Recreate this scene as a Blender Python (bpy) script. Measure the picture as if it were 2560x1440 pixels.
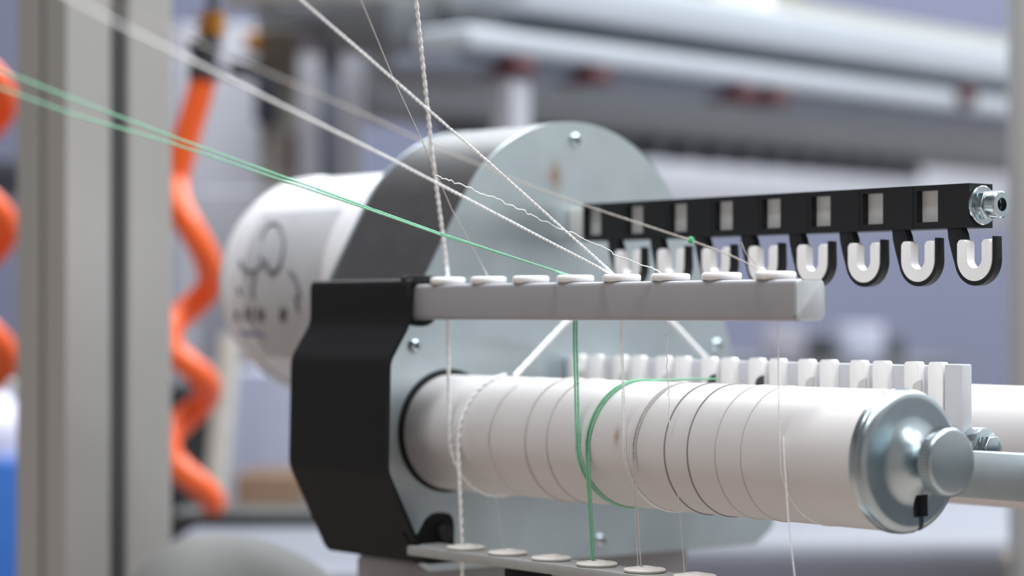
import bpy, bmesh, math, random
from mathutils import Vector, Matrix

random.seed(7)
for o in list(bpy.data.objects):
    bpy.data.objects.remove(o)
C = bpy.context.scene.collection
SC = bpy.context.scene

# ------------------------------------------------------------------ camera, world, lamps, exposure
CAM_Z = 1.25
F_PX = 6000.0                                   # focal length in pixels of the 2560 wide frame
PITCH = math.atan(60.0 / F_PX)
cam = bpy.data.cameras.new('camera')
cam.sensor_width = 36.0
cam.lens = F_PX / 2560.0 * 36.0
cam.clip_start = 0.02
cam.clip_end = 60
cam.dof.use_dof = True
cam.dof.focus_distance = 1.08
cam.dof.aperture_fstop = 5.0
cam_o = bpy.data.objects.new('camera', cam)
cam_o.location = (0, 0, CAM_Z)
cam_o.rotation_euler = (math.pi / 2 + PITCH, 0, 0)
C.objects.link(cam_o)
SC.camera = cam_o

SC.view_settings.view_transform = 'Standard'
SC.view_settings.look = 'None'
SC.view_settings.gamma = 1.0
SC.view_settings.use_curve_mapping = False
SC.view_settings.exposure = -0.52

world = bpy.data.worlds.new('factory_air')
SC.world = world
world.use_nodes = True
world.node_tree.nodes['Background'].inputs[0].default_value = (0.9, 0.93, 1.0, 1)
world.node_tree.nodes['Background'].inputs[1].default_value = 0.1

CEIL = 4.6
LAMPS = [(x, y) for y in (0.1, 2.5, 4.9, 7.3) for x in (-0.7, 1.3, 3.3)]
for k, (x, y) in enumerate(LAMPS):
    l = bpy.data.lights.new('ceiling_lamp_light', 'AREA')
    l.shape = 'RECTANGLE'
    l.size = 1.5
    l.size_y = 0.5
    l.energy = 120
    l.color = (0.90, 0.96, 1.0)
    lo = bpy.data.objects.new('ceiling_lamp_light', l)
    lo.location = (x, y, CEIL - 0.16)
    C.objects.link(lo)

# ------------------------------------------------------------------ frames of reference
TH = math.radians(38.5)
AX = Vector((math.sin(TH), -math.cos(TH), 0))   # machine axis u: out of the housing, towards the viewer's right
BX = Vector((math.cos(TH), math.sin(TH), 0))    # machine axis v: to the right and away
ROTZ = math.atan2(AX.y, AX.x)
_F = Vector((0, math.cos(PITCH), math.sin(PITCH)))
_U = Vector((0, -math.sin(PITCH), math.cos(PITCH)))


def at(px, py, Y):
    """World point of a picture position at world depth Y."""
    r = _F + Vector((1, 0, 0)) * ((px - 1280) / F_PX) - _U * ((py - 720) / F_PX)
    return Vector((0, 0, CAM_Z)) + r * (Y / r.y)


ORG = at(1120, 1079, 1.263)                     # roller axis where it leaves the plate


def M(u, v, w):
    return ORG + AX * u + BX * v + Vector((0, 0, w))


def toM(p):
    d = p - ORG
    return Vector((d.dot(AX), d.dot(BX), d.z))


# ------------------------------------------------------------------ materials
def lin(c):
    c /= 255.0
    return c / 12.92 if c <= 0.04045 else ((c + 0.055) / 1.055) ** 2.4


MATS = {}


def mat(name, rgb, rough=0.5, metal=0.0, var=0.06, scale=60.0, bump=0.0, spec=0.5, coat=0.0, stretch=None, emit=0.0):
    if name in MATS:
        return MATS[name]
    m = bpy.data.materials.new(name)
    m.use_nodes = True
    nt = m.node_tree
    b = nt.nodes['Principled BSDF']
    col = (lin(rgb[0]), lin(rgb[1]), lin(rgb[2]), 1)
    b.inputs['Roughness'].default_value = rough
    b.inputs['Metallic'].default_value = metal
    b.inputs['Specular IOR Level'].default_value = spec
    b.inputs['Coat Weight'].default_value = coat
    tc = nt.nodes.new('ShaderNodeTexCoord')
    mp = nt.nodes.new('ShaderNodeMapping')
    nz = nt.nodes.new('ShaderNodeTexNoise')
    nz.inputs['Scale'].default_value = scale
    nz.inputs['Detail'].default_value = 4
    nt.links.new(tc.outputs['Object'], mp.inputs[0])
    nt.links.new(mp.outputs[0], nz.inputs['Vector'])
    if stretch:
        mp.inputs['Scale'].default_value = stretch
    rp = nt.nodes.new('ShaderNodeValToRGB')
    lo = [max(0, c * (1 - var)) for c in col[:3]] + [1]
    hi = [min(1, c * (1 + var)) for c in col[:3]] + [1]
    rp.color_ramp.elements[0].position = 0.3
    rp.color_ramp.elements[1].position = 0.7
    rp.color_ramp.elements[0].color = lo
    rp.color_ramp.elements[1].color = hi
    nt.links.new(nz.outputs['Fac'], rp.inputs[0])
    nt.links.new(rp.outputs[0], b.inputs['Base Color'])
    if bump:
        bp = nt.nodes.new('ShaderNodeBump')
        bp.inputs['Strength'].default_value = bump
        bp.inputs['Distance'].default_value = 0.001
        nt.links.new(nz.outputs['Fac'], bp.inputs['Height'])
        nt.links.new(bp.outputs[0], b.inputs['Normal'])
    if emit:
        b.inputs['Emission Color'].default_value = (0.95, 0.98, 1, 1)
        b.inputs['Emission Strength'].default_value = emit
    MATS[name] = m
    return m


m_zinc = mat('zinc_plate', (198, 209, 213), 0.36, 0.85, 0.08, 25)
m_zincb = mat('zinc_bright', (188, 200, 206), 0.22, 1.0, 0.05, 80)
m_zincs = mat('zinc_satin', (172, 183, 188), 0.3, 0.95, 0.06, 60)
m_shell = mat('dark_steel_shell', (60, 58, 60), 0.42, 0.0, 0.12, 120)
m_black = mat('black_powder_coat', (24, 24, 26), 0.6, 0, 0.08, 300, 0.05, spec=0.2)
m_blackp = mat('black_plastic', (22, 23, 26), 0.5, 0, 0.08, 200, 0.03, spec=0.35)
m_alu = mat('grey_anodised', (168, 166, 170), 0.5, 0.25, 0.03, 40)
m_aluend = mat('sawn_aluminium_end', (186, 188, 192), 0.45, 0.3, 0.04, 150)
m_lowbar = mat('lower_bar_grey', (168, 168, 166), 0.5, 0.2, 0.06, 90)
m_cer = mat('white_ceramic', (246, 243, 242), 0.3, 0, 0.02, 60, coat=0.3)
m_cerw = mat('ivory_ceramic', (226, 218, 212), 0.4, 0, 0.03, 60)
m_spacer = mat('white_nylon_spacer', (205, 203, 200), 0.5, 0, 0.03, 60)
m_roller = mat('roller_ceramic_coating', (218, 213, 212), 0.42, 0, 0.015, 30)
m_roller2 = mat('far_roller_coating', (218, 213, 212), 0.42, 0, 0.015, 30)
m_motor = mat('motor_white_enamel', (232, 230, 234), 0.35, 0, 0.03, 18, coat=0.3)
m_label = mat('motor_label_film', (188, 188, 192), 0.5, 0, 0.06, 30)
m_ink = mat('dark_ink', (92, 90, 98), 0.6, 0, 0.15, 50)
m_inkblue = mat('blue_ink', (120, 126, 168), 0.6)
m_comb = mat('comb_carrier_grey', (196, 197, 201), 0.5, 0.1, 0.03, 60)
m_dark = mat('dark_recess', (16, 15, 15), 0.7)
m_rubber_gaps = mat('black_rubber_and_gaps', (14, 15, 16), 0.6)  # black parts, also used where gaps and slots fall dark
m_seal = mat('grey_seal', (128, 124, 120), 0.5)
m_white_yarn = mat('white_yarn', (248, 249, 251), 0.85, 0, 0.08, 900, 0.2, spec=0.2)
m_beige_yarn = mat('ecru_yarn', (200, 194, 188), 0.85, 0, 0.1, 900, 0.2, spec=0.2)
m_grey_yarn = mat('grey_yarn', (146, 138, 136), 0.85, 0, 0.1, 900, spec=0.2)
m_faint_yarn = mat('pale_grey_yarn', (198, 190, 187), 0.85, 0, 0.1, 900, spec=0.2)
m_green_yarn = mat('green_yarn', (146, 205, 174), 0.8, 0, 0.14, 900, 0.2, spec=0.2)
m_greend = mat('deep_green_yarn', (128, 186, 150), 0.8, 0, 0.14, 900, 0.2, spec=0.2)
m_knot = mat('bright_green_knot', (70, 190, 120), 0.8)
m_post = mat('anodised_post', (172, 169, 166), 0.42, 0.45, 0.03, 8, stretch=(1, 1, 0.1))
m_slot = mat('post_slot_dark', (74, 74, 76), 0.6, 0.2)
m_orange = mat('orange_hose', (240, 96, 34), 0.35, 0, 0.06, 30, coat=0.2)
m_brass = mat('brass_fitting', (190, 130, 50), 0.35, 0.8)
m_gunmetal = mat('gunmetal_fitting', (72, 74, 80), 0.4, 0.6)
m_rail = mat('gantry_aluminium', (182, 188, 196), 0.45, 0.15, 0.03, 6)
m_railline = mat('gantry_groove', (128, 138, 146), 0.5, 0.2)
m_red = mat('dark_red_plastic', (86, 46, 52), 0.5)
m_darkgrey = mat('dark_grey_paint', (92, 94, 98), 0.55, 0, 0.05, 5)
m_navy = mat('navy_bobbin', (40, 42, 54), 0.6)
m_wall = mat('lilac_grey_wall', (102, 105, 126), 0.8, 0, 0.04, 0.8)
m_wallw = mat('pale_warm_wall', (176, 176, 174), 0.85, 0, 0.03, 1)
m_wallg = mat('brown_grey_wall', (158, 152, 148), 0.85, 0, 0.03, 1)
m_ceil = mat('ceiling_white', (150, 150, 152), 0.85, 0, 0.03, 1)
m_floor = mat('beige_floor', (164, 150, 140), 0.5, 0, 0.08, 3)
m_panel = mat('beige_panel', (158, 156, 148), 0.6, 0, 0.03, 4)
m_frame = mat('frame_light_grey', (170, 170, 178), 0.5, 0.1, 0.03, 5)
m_bluegrey = mat('blue_grey_panel', (132, 140, 154), 0.55, 0, 0.04, 4)
m_bed = mat('machine_bed_grey', (104, 105, 115), 0.5, 0, 0.03, 3)
m_cover = mat('rounded_cover_grey', (112, 111, 108), 0.7, 0, 0.03, 6)
m_blue = mat('blue_plastic', (44, 98, 176), 0.45)
m_bag = mat('white_plastic_bag', (208, 208, 228), 0.4, 0, 0.08, 20, 0.4)
m_brown = mat('brown_cardboard', (128, 102, 82), 0.8)
m_olive = mat('dark_olive_tray', (44, 46, 44), 0.6)
m_cream = mat('cream_pole', (206, 202, 194), 0.5)
m_yellow = mat('straw_yellow_spool', (208, 182, 116), 0.6)
m_lilacbox = mat('lilac_grey_cabinet', (192, 194, 212), 0.5)
m_lamp = mat('lamp_diffuser', (245, 248, 255), 0.6, emit=1.5)
m_clut = mat('pale_carton', (176, 172, 184), 0.7)


# ------------------------------------------------------------------ mesh building
class MB:
    """Collects shapes into one mesh."""

    def __init__(s):
        s.bm = bmesh.new()

    def box(s, a, b, bev=0.0, seg=2):
        a, b = Vector(a), Vector(b)
        r = bmesh.ops.create_cube(s.bm, size=1.0)
        vs = r['verts']
        c, d = (a + b) / 2, b - a
        for v in vs:
            v.co = Vector((c.x + v.co.x * d.x, c.y + v.co.y * d.y, c.z + v.co.z * d.z))
        if bev:
            es = set()
            for v in vs:
                es.update(v.link_edges)
            bmesh.ops.bevel(s.bm, geom=list(es), offset=bev, segments=seg, profile=0.5, affect='EDGES')
        return s

    def prism(s, poly, lo, hi, axis='u', bev=0.0, seg=2):
        """poly in the two other axes; axis u: (v,w); axis v: (u,w); axis w: (u,v)."""
        def p(q, t):
            if axis == 'u':
                return Vector((t, q[0], q[1]))
            if axis == 'v':
                return Vector((q[0], t, q[1]))
            return Vector((q[0], q[1], t))
        A = [s.bm.verts.new(p(q, lo)) for q in poly]
        B = [s.bm.verts.new(p(q, hi)) for q in poly]
        n = len(poly)
        fs = [s.bm.faces.new(A), s.bm.faces.new(B[::-1])]
        rims = []
        for f in fs:
            rims += list(f.edges)
        for i in range(n):
            j = (i + 1) % n
            s.bm.faces.new((A[j], A[i], B[i], B[j]))
        if bev:
            bmesh.ops.bevel(s.bm, geom=rims, offset=bev, segments=seg, profile=0.5, affect='EDGES')
        return s

    def lathe(s, prof, axis='u', c=(0, 0, 0), n=48, close=False):
        """prof: (t, r) along the axis through c."""
        c = Vector(c)
        rings = []
        for (t, r) in prof:
            ring = []
            m = 1 if r < 1e-7 else n
            for k in range(m):
                a = 2 * math.pi * k / n
                x, y = r * math.cos(a), r * math.sin(a)
                if axis == 'u':
                    q = Vector((t, x, y))
                elif axis == 'v':
                    q = Vector((y, t, x))
                else:
                    q = Vector((x, y, t))
                ring.append(s.bm.verts.new(c + q))
            rings.append(ring)
        pairs = list(zip(rings, rings[1:]))
        if close:
            pairs.append((rings[-1], rings[0]))
        for R, S in pairs:
            for k in range(n):
                j = (k + 1) % n
                if len(R) == 1 and len(S) == 1:
                    continue
                if len(R) == 1:
                    s.bm.faces.new((R[0], S[j], S[k]))
                elif len(S) == 1:
                    s.bm.faces.new((R[k], R[j], S[0]))
                else:
                    s.bm.faces.new((R[k], R[j], S[j], S[k]))
        return s

    def tube(s, pts, r, n=8, cap=True, closed=False):
        pts = [Vector(p) for p in pts]
        N = len(pts)
        rr = r if isinstance(r, (list, tuple)) else [r] * N
        T = []
        for i in range(N):
            if closed:
                t = pts[(i + 1) % N] - pts[i - 1]
            else:
                t = pts[min(i + 1, N - 1)] - pts[max(i - 1, 0)]
            T.append(t.normalized() if t.length > 0 else Vector((0, 0, 1)))
        nrm = T[0].orthogonal().normalized()
        rings = []
        for i in range(N):
            nrm = (nrm - T[i] * nrm.dot(T[i])).normalized()
            bn = T[i].cross(nrm)
            rings.append([s.bm.verts.new(pts[i] + (nrm * math.cos(2 * math.pi * k / n) + bn * math.sin(2 * math.pi * k / n)) * rr[i]) for k in range(n)])
        last = N if closed else N - 1
        for i in range(last):
            R, S = rings[i], rings[(i + 1) % N]
            for k in range(n):
                j = (k + 1) % n
                s.bm.faces.new((R[k], R[j], S[j], S[k]))
        if cap and not closed:
            s.bm.faces.new(rings[0][::-1])
            s.bm.faces.new(rings[-1])
        return s

    def mesh(s, name, m, smooth=40, shift=None, offset=None):
        bmesh.ops.recalc_face_normals(s.bm, faces=s.bm.faces)
        if offset:
            bmesh.ops.translate(s.bm, verts=s.bm.verts, vec=Vector(offset))
        me = bpy.data.meshes.new(name)
        s.bm.to_mesh(me)
        s.bm.free()
        me.materials.append(m)
        if smooth:
            for p in me.polygons:
                p.use_smooth = True
            me.set_sharp_from_angle(angle=math.radians(smooth))
        return me


def tag(o, label=None, cat=None, group=None, kind=None):
    if label:
        o['label'] = label
    if cat:
        o['category'] = cat
    if group:
        o['group'] = group
    if kind:
        o['kind'] = kind
    return o


def thing(name, label, cat, base=(0, 0, 0), group=None):
    """Empty at a machine position, turned to the machine's axes."""
    o = bpy.data.objects.new(name, None)
    o.empty_display_size = 0.02
    o.location = M(*base)
    o.rotation_euler = (0, 0, ROTZ)
    o['_b'] = list(base)
    C.objects.link(o)
    return tag(o, label, cat, group)


def wthing(name, label, cat, loc, group=None, rotz=0.0):
    o = bpy.data.objects.new(name, None)
    o.empty_display_size = 0.05
    o.location = loc
    o.rotation_euler = (0, 0, rotz)
    C.objects.link(o)
    return tag(o, label, cat, group)


def part(name, mb, m, parent, base=None, label=None, smooth=40):
    """A mesh in machine coordinates, hung under its thing (or under another part)."""
    b = parent.get('_b') if base is None else base
    if b is None:
        b = (0, 0, 0)
    me = mb.mesh(name, m, smooth, offset=(-b[0], -b[1], -b[2]))
    o = bpy.data.objects.new(name, me)
    o.parent = parent
    o['_b'] = list(b)
    C.objects.link(o)
    if label:
        o['label'] = label
    return o


def single(name, mb, m, label, cat, base=(0, 0, 0), group=None, smooth=40):
    """A machine-frame thing that is one mesh."""
    me = mb.mesh(name, m, smooth, offset=(-base[0], -base[1], -base[2]))
    o = bpy.data.objects.new(name, me)
    o.location = M(*base)
    o.rotation_euler = (0, 0, ROTZ)
    C.objects.link(o)
    return tag(o, label, cat, group)


def wobj(name, mb, m, loc=(0, 0, 0), parent=None, smooth=40):
    """A mesh in world (or parent) coordinates around loc."""
    me = mb.mesh(name, m, smooth, offset=tuple(-x for x in loc) if parent is None else None)
    o = bpy.data.objects.new(name, me)
    if parent is None:
        o.location = loc
    else:
        o.parent = parent
    C.objects.link(o)
    return o


def copy_tree(o, parent=None):
    c = o.copy()
    C.objects.link(c)
    if parent is not None:
        c.parent = parent
    for ch in list(o.children):
        copy_tree(ch, c)
    return c


def catmull(P, n=8):
    P = [Vector(p) for p in P]
    out = []
    for i in range(len(P) - 1):
        p0, p1, p2, p3 = P[max(i - 1, 0)], P[i], P[i + 1], P[min(i + 2, len(P) - 1)]
        for k in range(n):
            t = k / n
            out.append(0.5 * ((2 * p1) + (p2 - p0) * t + (2 * p0 - 5 * p1 + 4 * p2 - p3) * t * t + (3 * p1 - p0 - 3 * p2 + p3) * t ** 3))
    out.append(P[-1])
    return out


def resample(P, step):
    P = [Vector(p) for p in P]
    out = [P[0]]
    need = step
    for a, b in zip(P, P[1:]):
        L = (b - a).length
        d = need
        while d <= L and L > 0:
            out.append(a.lerp(b, d / L))
            d += step
        need = d - L
    if (out[-1] - P[-1]).length > step * 0.3:
        out.append(P[-1])
    return out


def fillet(poly, r, n=4, closed=False):
    """Round the corners of a 2-D polyline."""
    P = [Vector((p[0], p[1])) for p in poly]
    out = []
    N = len(P)
    for i in range(N):
        if not closed and i in (0, N - 1):
            out.append(P[i])
            continue
        a, b, c = P[i - 1], P[i], P[(i + 1) % N]
        d1, d2 = (a - b), (c - b)
        k = min(r, d1.length * 0.45, d2.length * 0.45)
        s, e = b + d1.normalized() * k, b + d2.normalized() * k
        for j in range(n + 1):
            t = j / n
            out.append(s * (1 - t) ** 2 + b * 2 * t * (1 - t) + e * t * t)
    return out


# ------------------------------------------------------------------ the hall
def room_box(name, a, b, m):
    o = wobj(name, MB().box(a, b), m, tuple((Vector(a) + Vector(b)) / 2), smooth=0)
    o['kind'] = 'structure'
    return o


X0, X1, Y0, Y1 = -5.0, 4.6, -3.2, 8.6
room_box('floor', (X0, Y0, -0.1), (X1, Y1, 0), m_floor)
room_box('ceiling', (X0, Y0, CEIL), (X1, Y1, CEIL + 0.1), m_ceil)
room_box('wall_back', (X0, Y1, 0), (X1, Y1 + 0.1, CEIL), m_wall)
room_box('wall_front', (X0, Y0 - 0.1, 0), (X1, Y0, CEIL), m_wallg)
room_box('wall_left', (X0 - 0.1, Y0, 0), (X0, Y1, CEIL), m_wallg)
room_box('wall_right', (X1, Y0, 0), (X1 + 0.1, Y1, CEIL), m_wallw)
m_reflband = mat('blue_grey_reflection_band', (62, 74, 88), 0.6, 0, 0.03, 1)
room_box('reflection_band_1', (X1 - 0.012, Y0, 0), (X1, Y1, 1.22), m_reflband)  # unseen dark band added to darken the lower reflection in the front plate
room_box('baseboard_back', (X0, Y1 - 0.015, 0), (X1, Y1, 0.1), m_darkgrey)

first = None
ROWS = ['front', 'second', 'third', 'back']
COLS = ['left', 'middle', 'right']
for k, (x, y) in enumerate(LAMPS):
    if first is None:
        t = wthing('ceiling_light', '', 'lamp', (x, y, CEIL), 'ceiling lights of the hall')
        mb = MB()
        mb.box((-0.8, -0.3, -0.05), (0.8, 0.3, 0), 0.01)
        for sx in (-0.55, 0.55):
            mb.box((sx - 0.01, -0.01, -0.1), (sx + 0.01, 0.01, 0.0))
        wobj('housing', mb, m_ceil, parent=t)
        wobj('diffuser', MB().box((-0.76, -0.26, -0.1), (0.76, 0.26, -0.05), 0.01), m_lamp, parent=t)
        first = t
    else:
        t = copy_tree(first)
        t.location = (x, y, CEIL)
    t['label'] = 'white ceiling light panel, %s of the three in the %s row across the hall' % (COLS[k % 3], ROWS[k // 3])

# ------------------------------------------------------------------ drum housing with its zinc front plate
t = thing('drum_housing', 'rounded dark steel housing drum closed by a zinc-plated front plate', 'housing', (-0.045, 0.0875, -0.072))
CV, CW, CR = 0.0868, 0.0785, 0.0888


def arc(a0, a1, n, r=CR):
    return [(CV + r * math.cos(math.radians(a0 + (a1 - a0) * i / n)), CW + r * math.sin(math.radians(a0 + (a1 - a0) * i / n))) for i in range(n + 1)]


plate = [(-0.012, -0.0725), (-0.022, -0.066), (-0.0455, -0.022), (-0.047, 0.03)] + [(-0.0105, 0.088)] + arc(148, 24, 40) + [(0.1996, 0.0583)] \
    + fillet([(0.225, -0.01), (0.2425, -0.062), (0.225, -0.0725)], 0.012, 5)[1:]
part('front_plate', MB().prism(plate, -0.0018, 0.0, 'u', 0.0003, 1), m_zinc, t, smooth=30)
inset = 0.9985
shell = [(-0.004, -0.07), (-0.03, -0.022), (-0.032, 0.05)] + [(-0.0105, 0.0875)] + arc(148, 24, 40, CR * 0.998) + [(0.195, 0.0583), (0.235, -0.06), (0.222, -0.07)]
part('drum_shell', MB().prism(shell, -0.088, -0.0018, 'u', 0.0), m_shell, t, label='dark grey sheet steel side of the drum', smooth=30)
part('rear_plate', MB().prism([(CV + (p[0] - CV) * 1.004, p[1] + (0.0006 if p[1] > 0 else 0)) for p in shell], -0.0905, -0.088, 'u', 0.0006), m_zinc, t, smooth=30)
for (v, w) in [(0.0871, 0.1574), (-0.0222, 0.0452), (0.1052, -0.0632), (0.1935, 0.0438)]:
    s = part('plate_screw', MB().lathe([(0, 0.0037), (0.0006, 0.0038), (0.0016, 0.0034), (0.0023, 0.0024), (0.0025, 0.0015), (0.0016, 0.0013), (0.0016, 0)], 'u', (0, v, w), 24), m_zincb, t)
    part('socket', MB().lathe([(0.00165, 0.0013), (0.00165, 0)], 'u', (0, v, w), 6), m_dark, s)
part('roller_opening', MB().lathe([(0.0002, 0.0325), (0.0009, 0.0322), (0.0009, 0.0)], 'u', (0, 0, 0.0006), 64), m_rubber_gaps, t, label='black disc standing for the shaded gap round the near roller')  # black disc paints the shade of the gap between plate and roller
part('roller_opening', MB().lathe([(0.0002, 0.0325), (0.0009, 0.0322), (0.0009, 0.0)], 'u', (0, 0.168, -0.003), 64), m_rubber_gaps, t, label='black disc standing for the shaded gap round the far roller')  # same painted gap shade at the far roller

t = thing('machine_column', 'grey column carrying the drum housing from the floor', 'column', (-0.05, 0.07, 0.0 - 1.18))
zb = -ORG.z
part('column_body', MB().box((-0.086, 0.0, zb + 0.02), (-0.03, 0.2, -0.0705), 0.004), m_alu, t)
part('foot_plate', MB().box((-0.13, -0.08, zb), (0.02, 0.25, zb + 0.02), 0.003), m_darkgrey, t)

# ------------------------------------------------------------------ motor behind the drum
t = thing('motor', 'white cylindrical motor with a printed grey label behind the drum', 'motor', (-0.18, 0.0875, 0.08))
MR, MV, MW = 0.0668, 0.0875, 0.0802
part('casing', MB().lathe([(-0.0905, 0), (-0.0905, MR), (-0.236, MR), (-0.258, MR * 0.985), (-0.270, MR * 0.93), (-0.276, MR * 0.82), (-0.279, 0.0)], 'u', (0, MV, MW), 80), m_motor, t)
part('rim', MB().lathe([(-0.246, MR), (-0.247, MR + 0.0012), (-0.255, MR + 0.0009), (-0.256, MR * 0.985)], 'u', (0, MV, MW), 80), m_motor, t)


def msurf(u, deg, d):
    """Point on the motor's side; deg is measured from facing the viewer (-v), upwards positive."""
    a = math.radians(deg)
    return (u, MV - (MR + d) * math.cos(a), MW + (MR + d) * math.sin(a))


def patch(mb, us, degs, d, n=10):
    V = [[mb.bm.verts.new(msurf(us[0] + (us[1] - us[0]) * i / n, degs[0] + (degs[1] - degs[0]) * j / n, d)) for j in range(n + 1)] for i in range(n + 1)]
    for i in range(n):
        for j in range(n):
            mb.bm.faces.new((V[i][j], V[i + 1][j], V[i + 1][j + 1], V[i][j + 1]))
    return mb


def msee(px, py):
    """Motor (u, deg) met by the ray of a picture position (used once to lay the label out)."""
    from_c = toM(Vector((0, 0, CAM_Z)))
    d = (toM(at(px, py, 1.0)) - from_c)
    oy, oz = from_c.y - MV, from_c.z - MW
    a = d.y ** 2 + d.z ** 2
    b = 2 * (oy * d.y + oz * d.z)
    c = oy ** 2 + oz ** 2 - MR ** 2
    q = (-b - math.sqrt(max(0, b * b - 4 * a * c))) / (2 * a)
    p = from_c + d * q
    return p.x, math.degrees(math.atan2(p.z - MW, -(p.y - MV)))


lab = part('label', patch(MB(), (-0.236, -0.150), (-42, 40), 0.0003, 14), m_label, t, label='grey film label with a dark printed emblem')


def ink(strokes, name, m, width):
    mb = MB()
    for st in strokes:
        P = [msee(x, y) for x, y in st]
        P3 = catmull([Vector(msurf(u, g, 0.0005)) for u, g in P], 5) if len(P) > 2 else [Vector(msurf(u, g, 0.0005)) for u, g in P]
        mb.tube(P3, width, 5)
    part(name, mb, m, lab)


ink([[(655, 600), (668, 570), (690, 558), (706, 575), (712, 610), (706, 650), (692, 680), (678, 682), (664, 660), (652, 640)],
     [(600, 655), (618, 676), (640, 678), (656, 662)], [(724, 676), (738, 692), (748, 722), (752, 745)],
     [(668, 650), (680, 676), (696, 676), (706, 660)],
     [(640, 690), (634, 720), (636, 750)], [(596, 720), (602, 735)]], 'emblem_print', m_ink, 0.0011)
ink([[(616, 770), (614, 800)], [(630, 770), (632, 802)], [(648, 768), (652, 802)], [(660, 775), (658, 800)], [(706, 770), (704, 800)], [(716, 772), (712, 802)],
     [(742, 740), (748, 780)], [(592, 778), (592, 804)]], 'letter_print', m_ink, 0.0012)
ink([[(600, 828), (622, 836), (646, 834), (664, 842)]], 'line_print', m_inkblue, 0.0011)

# ------------------------------------------------------------------ black folded bracket
t = thing('folded_bracket', 'black folded sheet-metal bracket holding both yarn guide bars', 'bracket', (-0.02, -0.045, 0.0))
line = [(-0.024, 0.0797), (-0.0455, 0.0797), (-0.0455, 0.0575), (-0.0578, 0.0385), (-0.0590, -0.018), (-0.0345, -0.0655), (-0.012, -0.0655)]
out_l = fillet(line, 0.004, 4)
th_ = 0.0024
inn = []
for i, p in enumerate(out_l):
    a, b = out_l[max(i - 1, 0)], out_l[min(i + 1, len(out_l) - 1)]
    d = (b - a).normalized()
    inn.append(p + Vector((-d.y, d.x)) * th_)
part('strip', MB().prism(out_l + inn[::-1], -0.062, 0.026, 'u', 0.0004, 1), m_black, t, smooth=25)
up = fillet([(-0.0445, 0.0815), (-0.0445, 0.0605), (-0.041, 0.0568), (-0.0345, 0.0553), (-0.0285, 0.0560), (-0.0245, 0.0590), (-0.0245, 0.0815)], 0.003, 3, True)
part('upper_lug', MB().prism(up, 0.0185, 0.0222, 'u', 0.0004, 1), m_black, t, smooth=25)
lowp = [(-0.0435, -0.0500)] + fillet([(-0.0425, -0.0506), (-0.036, -0.0525), (-0.0325, -0.0515), (-0.030, -0.0475), (-0.027, -0.043), (-0.0225, -0.0405), (-0.017, -0.0402), (-0.0125, -0.0418), (-0.0113, -0.047), (-0.0113, -0.0655)], 0.002, 3) + [(-0.0345, -0.0655)]
lug = part('lower_lug', MB().prism(lowp, 0.0165, 0.0205, 'u', 0.0004, 1), m_black, t, smooth=25)
part('bolt_head', MB().lathe([(0.0205, 0.0042), (0.0235, 0.0042), (0.024, 0.0036), (0.024, 0)], 'u', (0, -0.019, -0.0505), 20), m_rubber_gaps, lug)
for w in (0.02, -0.01):
    part('standoff', MB().lathe([(-0.0575, 0), (-0.0575, 0.006), (-0.0305, 0.006), (-0.0305, 0)], 'v', (-0.04, 0, w), 20), m_black, t)

# ------------------------------------------------------------------ yarn guide bars with ceramic eyelets
def eyelet_mesh(low):
    if low:
        prof = [(-0.0005, 0.0030), (0.0, 0.0084), (0.0004, 0.0094), (0.0012, 0.0097), (0.0017, 0.0094), (0.0019, 0.0086), (0.0019, 0.0052), (0.0025, 0.0046), (0.0027, 0.0036), (0.0018, 0.0028)]
    else:
        prof = [(-0.0008, 0.0030), (-0.0008, 0.0066), (0.0, 0.0070), (0.0003, 0.0084), (0.0009, 0.0089), (0.0026, 0.0089), (0.0032, 0.0085), (0.0035, 0.0076), (0.0033, 0.0042), (0.0018, 0.0030)]
    return MB().lathe(prof, 'w', (0, 0, 0), 40, close=True)


EYE_V = -0.032
EYE_U = [0.0424 + 0.0333 * i for i in range(8)]
LOW_U = [0.0573 + 0.0335 * i for i in range(8)]

t = thing('yarn_guide_bar', 'grey square-section guide bar with white ceramic eyelets above the near roller', 'guide bar', (0.15, EYE_V, 0.059))
part('bar', MB().prism(fillet([(-0.0400, 0.0590), (-0.0400, 0.0768), (-0.0232, 0.0768), (-0.0232, 0.0590)], 0.0022, 4, True), 0.0222, 0.2945, 'u', 0.0005, 2), m_alu, t, smooth=30)
part('bar_end', MB().prism(fillet([(-0.0400, 0.0590), (-0.0400, 0.0768), (-0.0232, 0.0768), (-0.0232, 0.0590)], 0.0030, 4, True), 0.2945, 0.2962, 'u', 0.0008, 2), m_aluend, t, label='pale rounded end plug of the bar', smooth=30)
me = eyelet_mesh(False).mesh('eyelet', m_cer, 50)
for u in EYE_U:
    o = bpy.data.objects.new('eyelet', me)
    o.parent = t
    o.location = (u - 0.15, 0, 0.0768 - 0.059)
    C.objects.link(o)

t = thing('yarn_guide_bar', 'thin flat grey guide bar with eyelets below the near roller', 'guide bar', (0.17, EYE_V, -0.0605))
part('bar', MB().box((0.0215, -0.0425, -0.0605), (0.345, -0.0215, -0.0555), 0.0008, 2), m_lowbar, t, smooth=30)
part('clamp', MB().box((0.098, -0.040, -0.0685), (0.116, -0.024, -0.0605), 0.001), m_black, t, label='black clamp under the bar')
me = eyelet_mesh(True).mesh('eyelet', m_cerw, 50)
for u in LOW_U:
    o = bpy.data.objects.new('eyelet', me)
    o.parent = t
    o.location = (u - 0.17, 0, 0.005)
    C.objects.link(o)

# ------------------------------------------------------------------ hook rail
RW0, RW1, RV0, RV1 = 0.1013, 0.1214, 0.080, 0.096
HB = (0.15, 0.088, 0.11)
rail = thing('hook_rail', 'black hook rail with eight U-shaped white yarn guides', 'hook rail', HB)
PITCH_H = 0.0340
WIN0 = 0.26155


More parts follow.
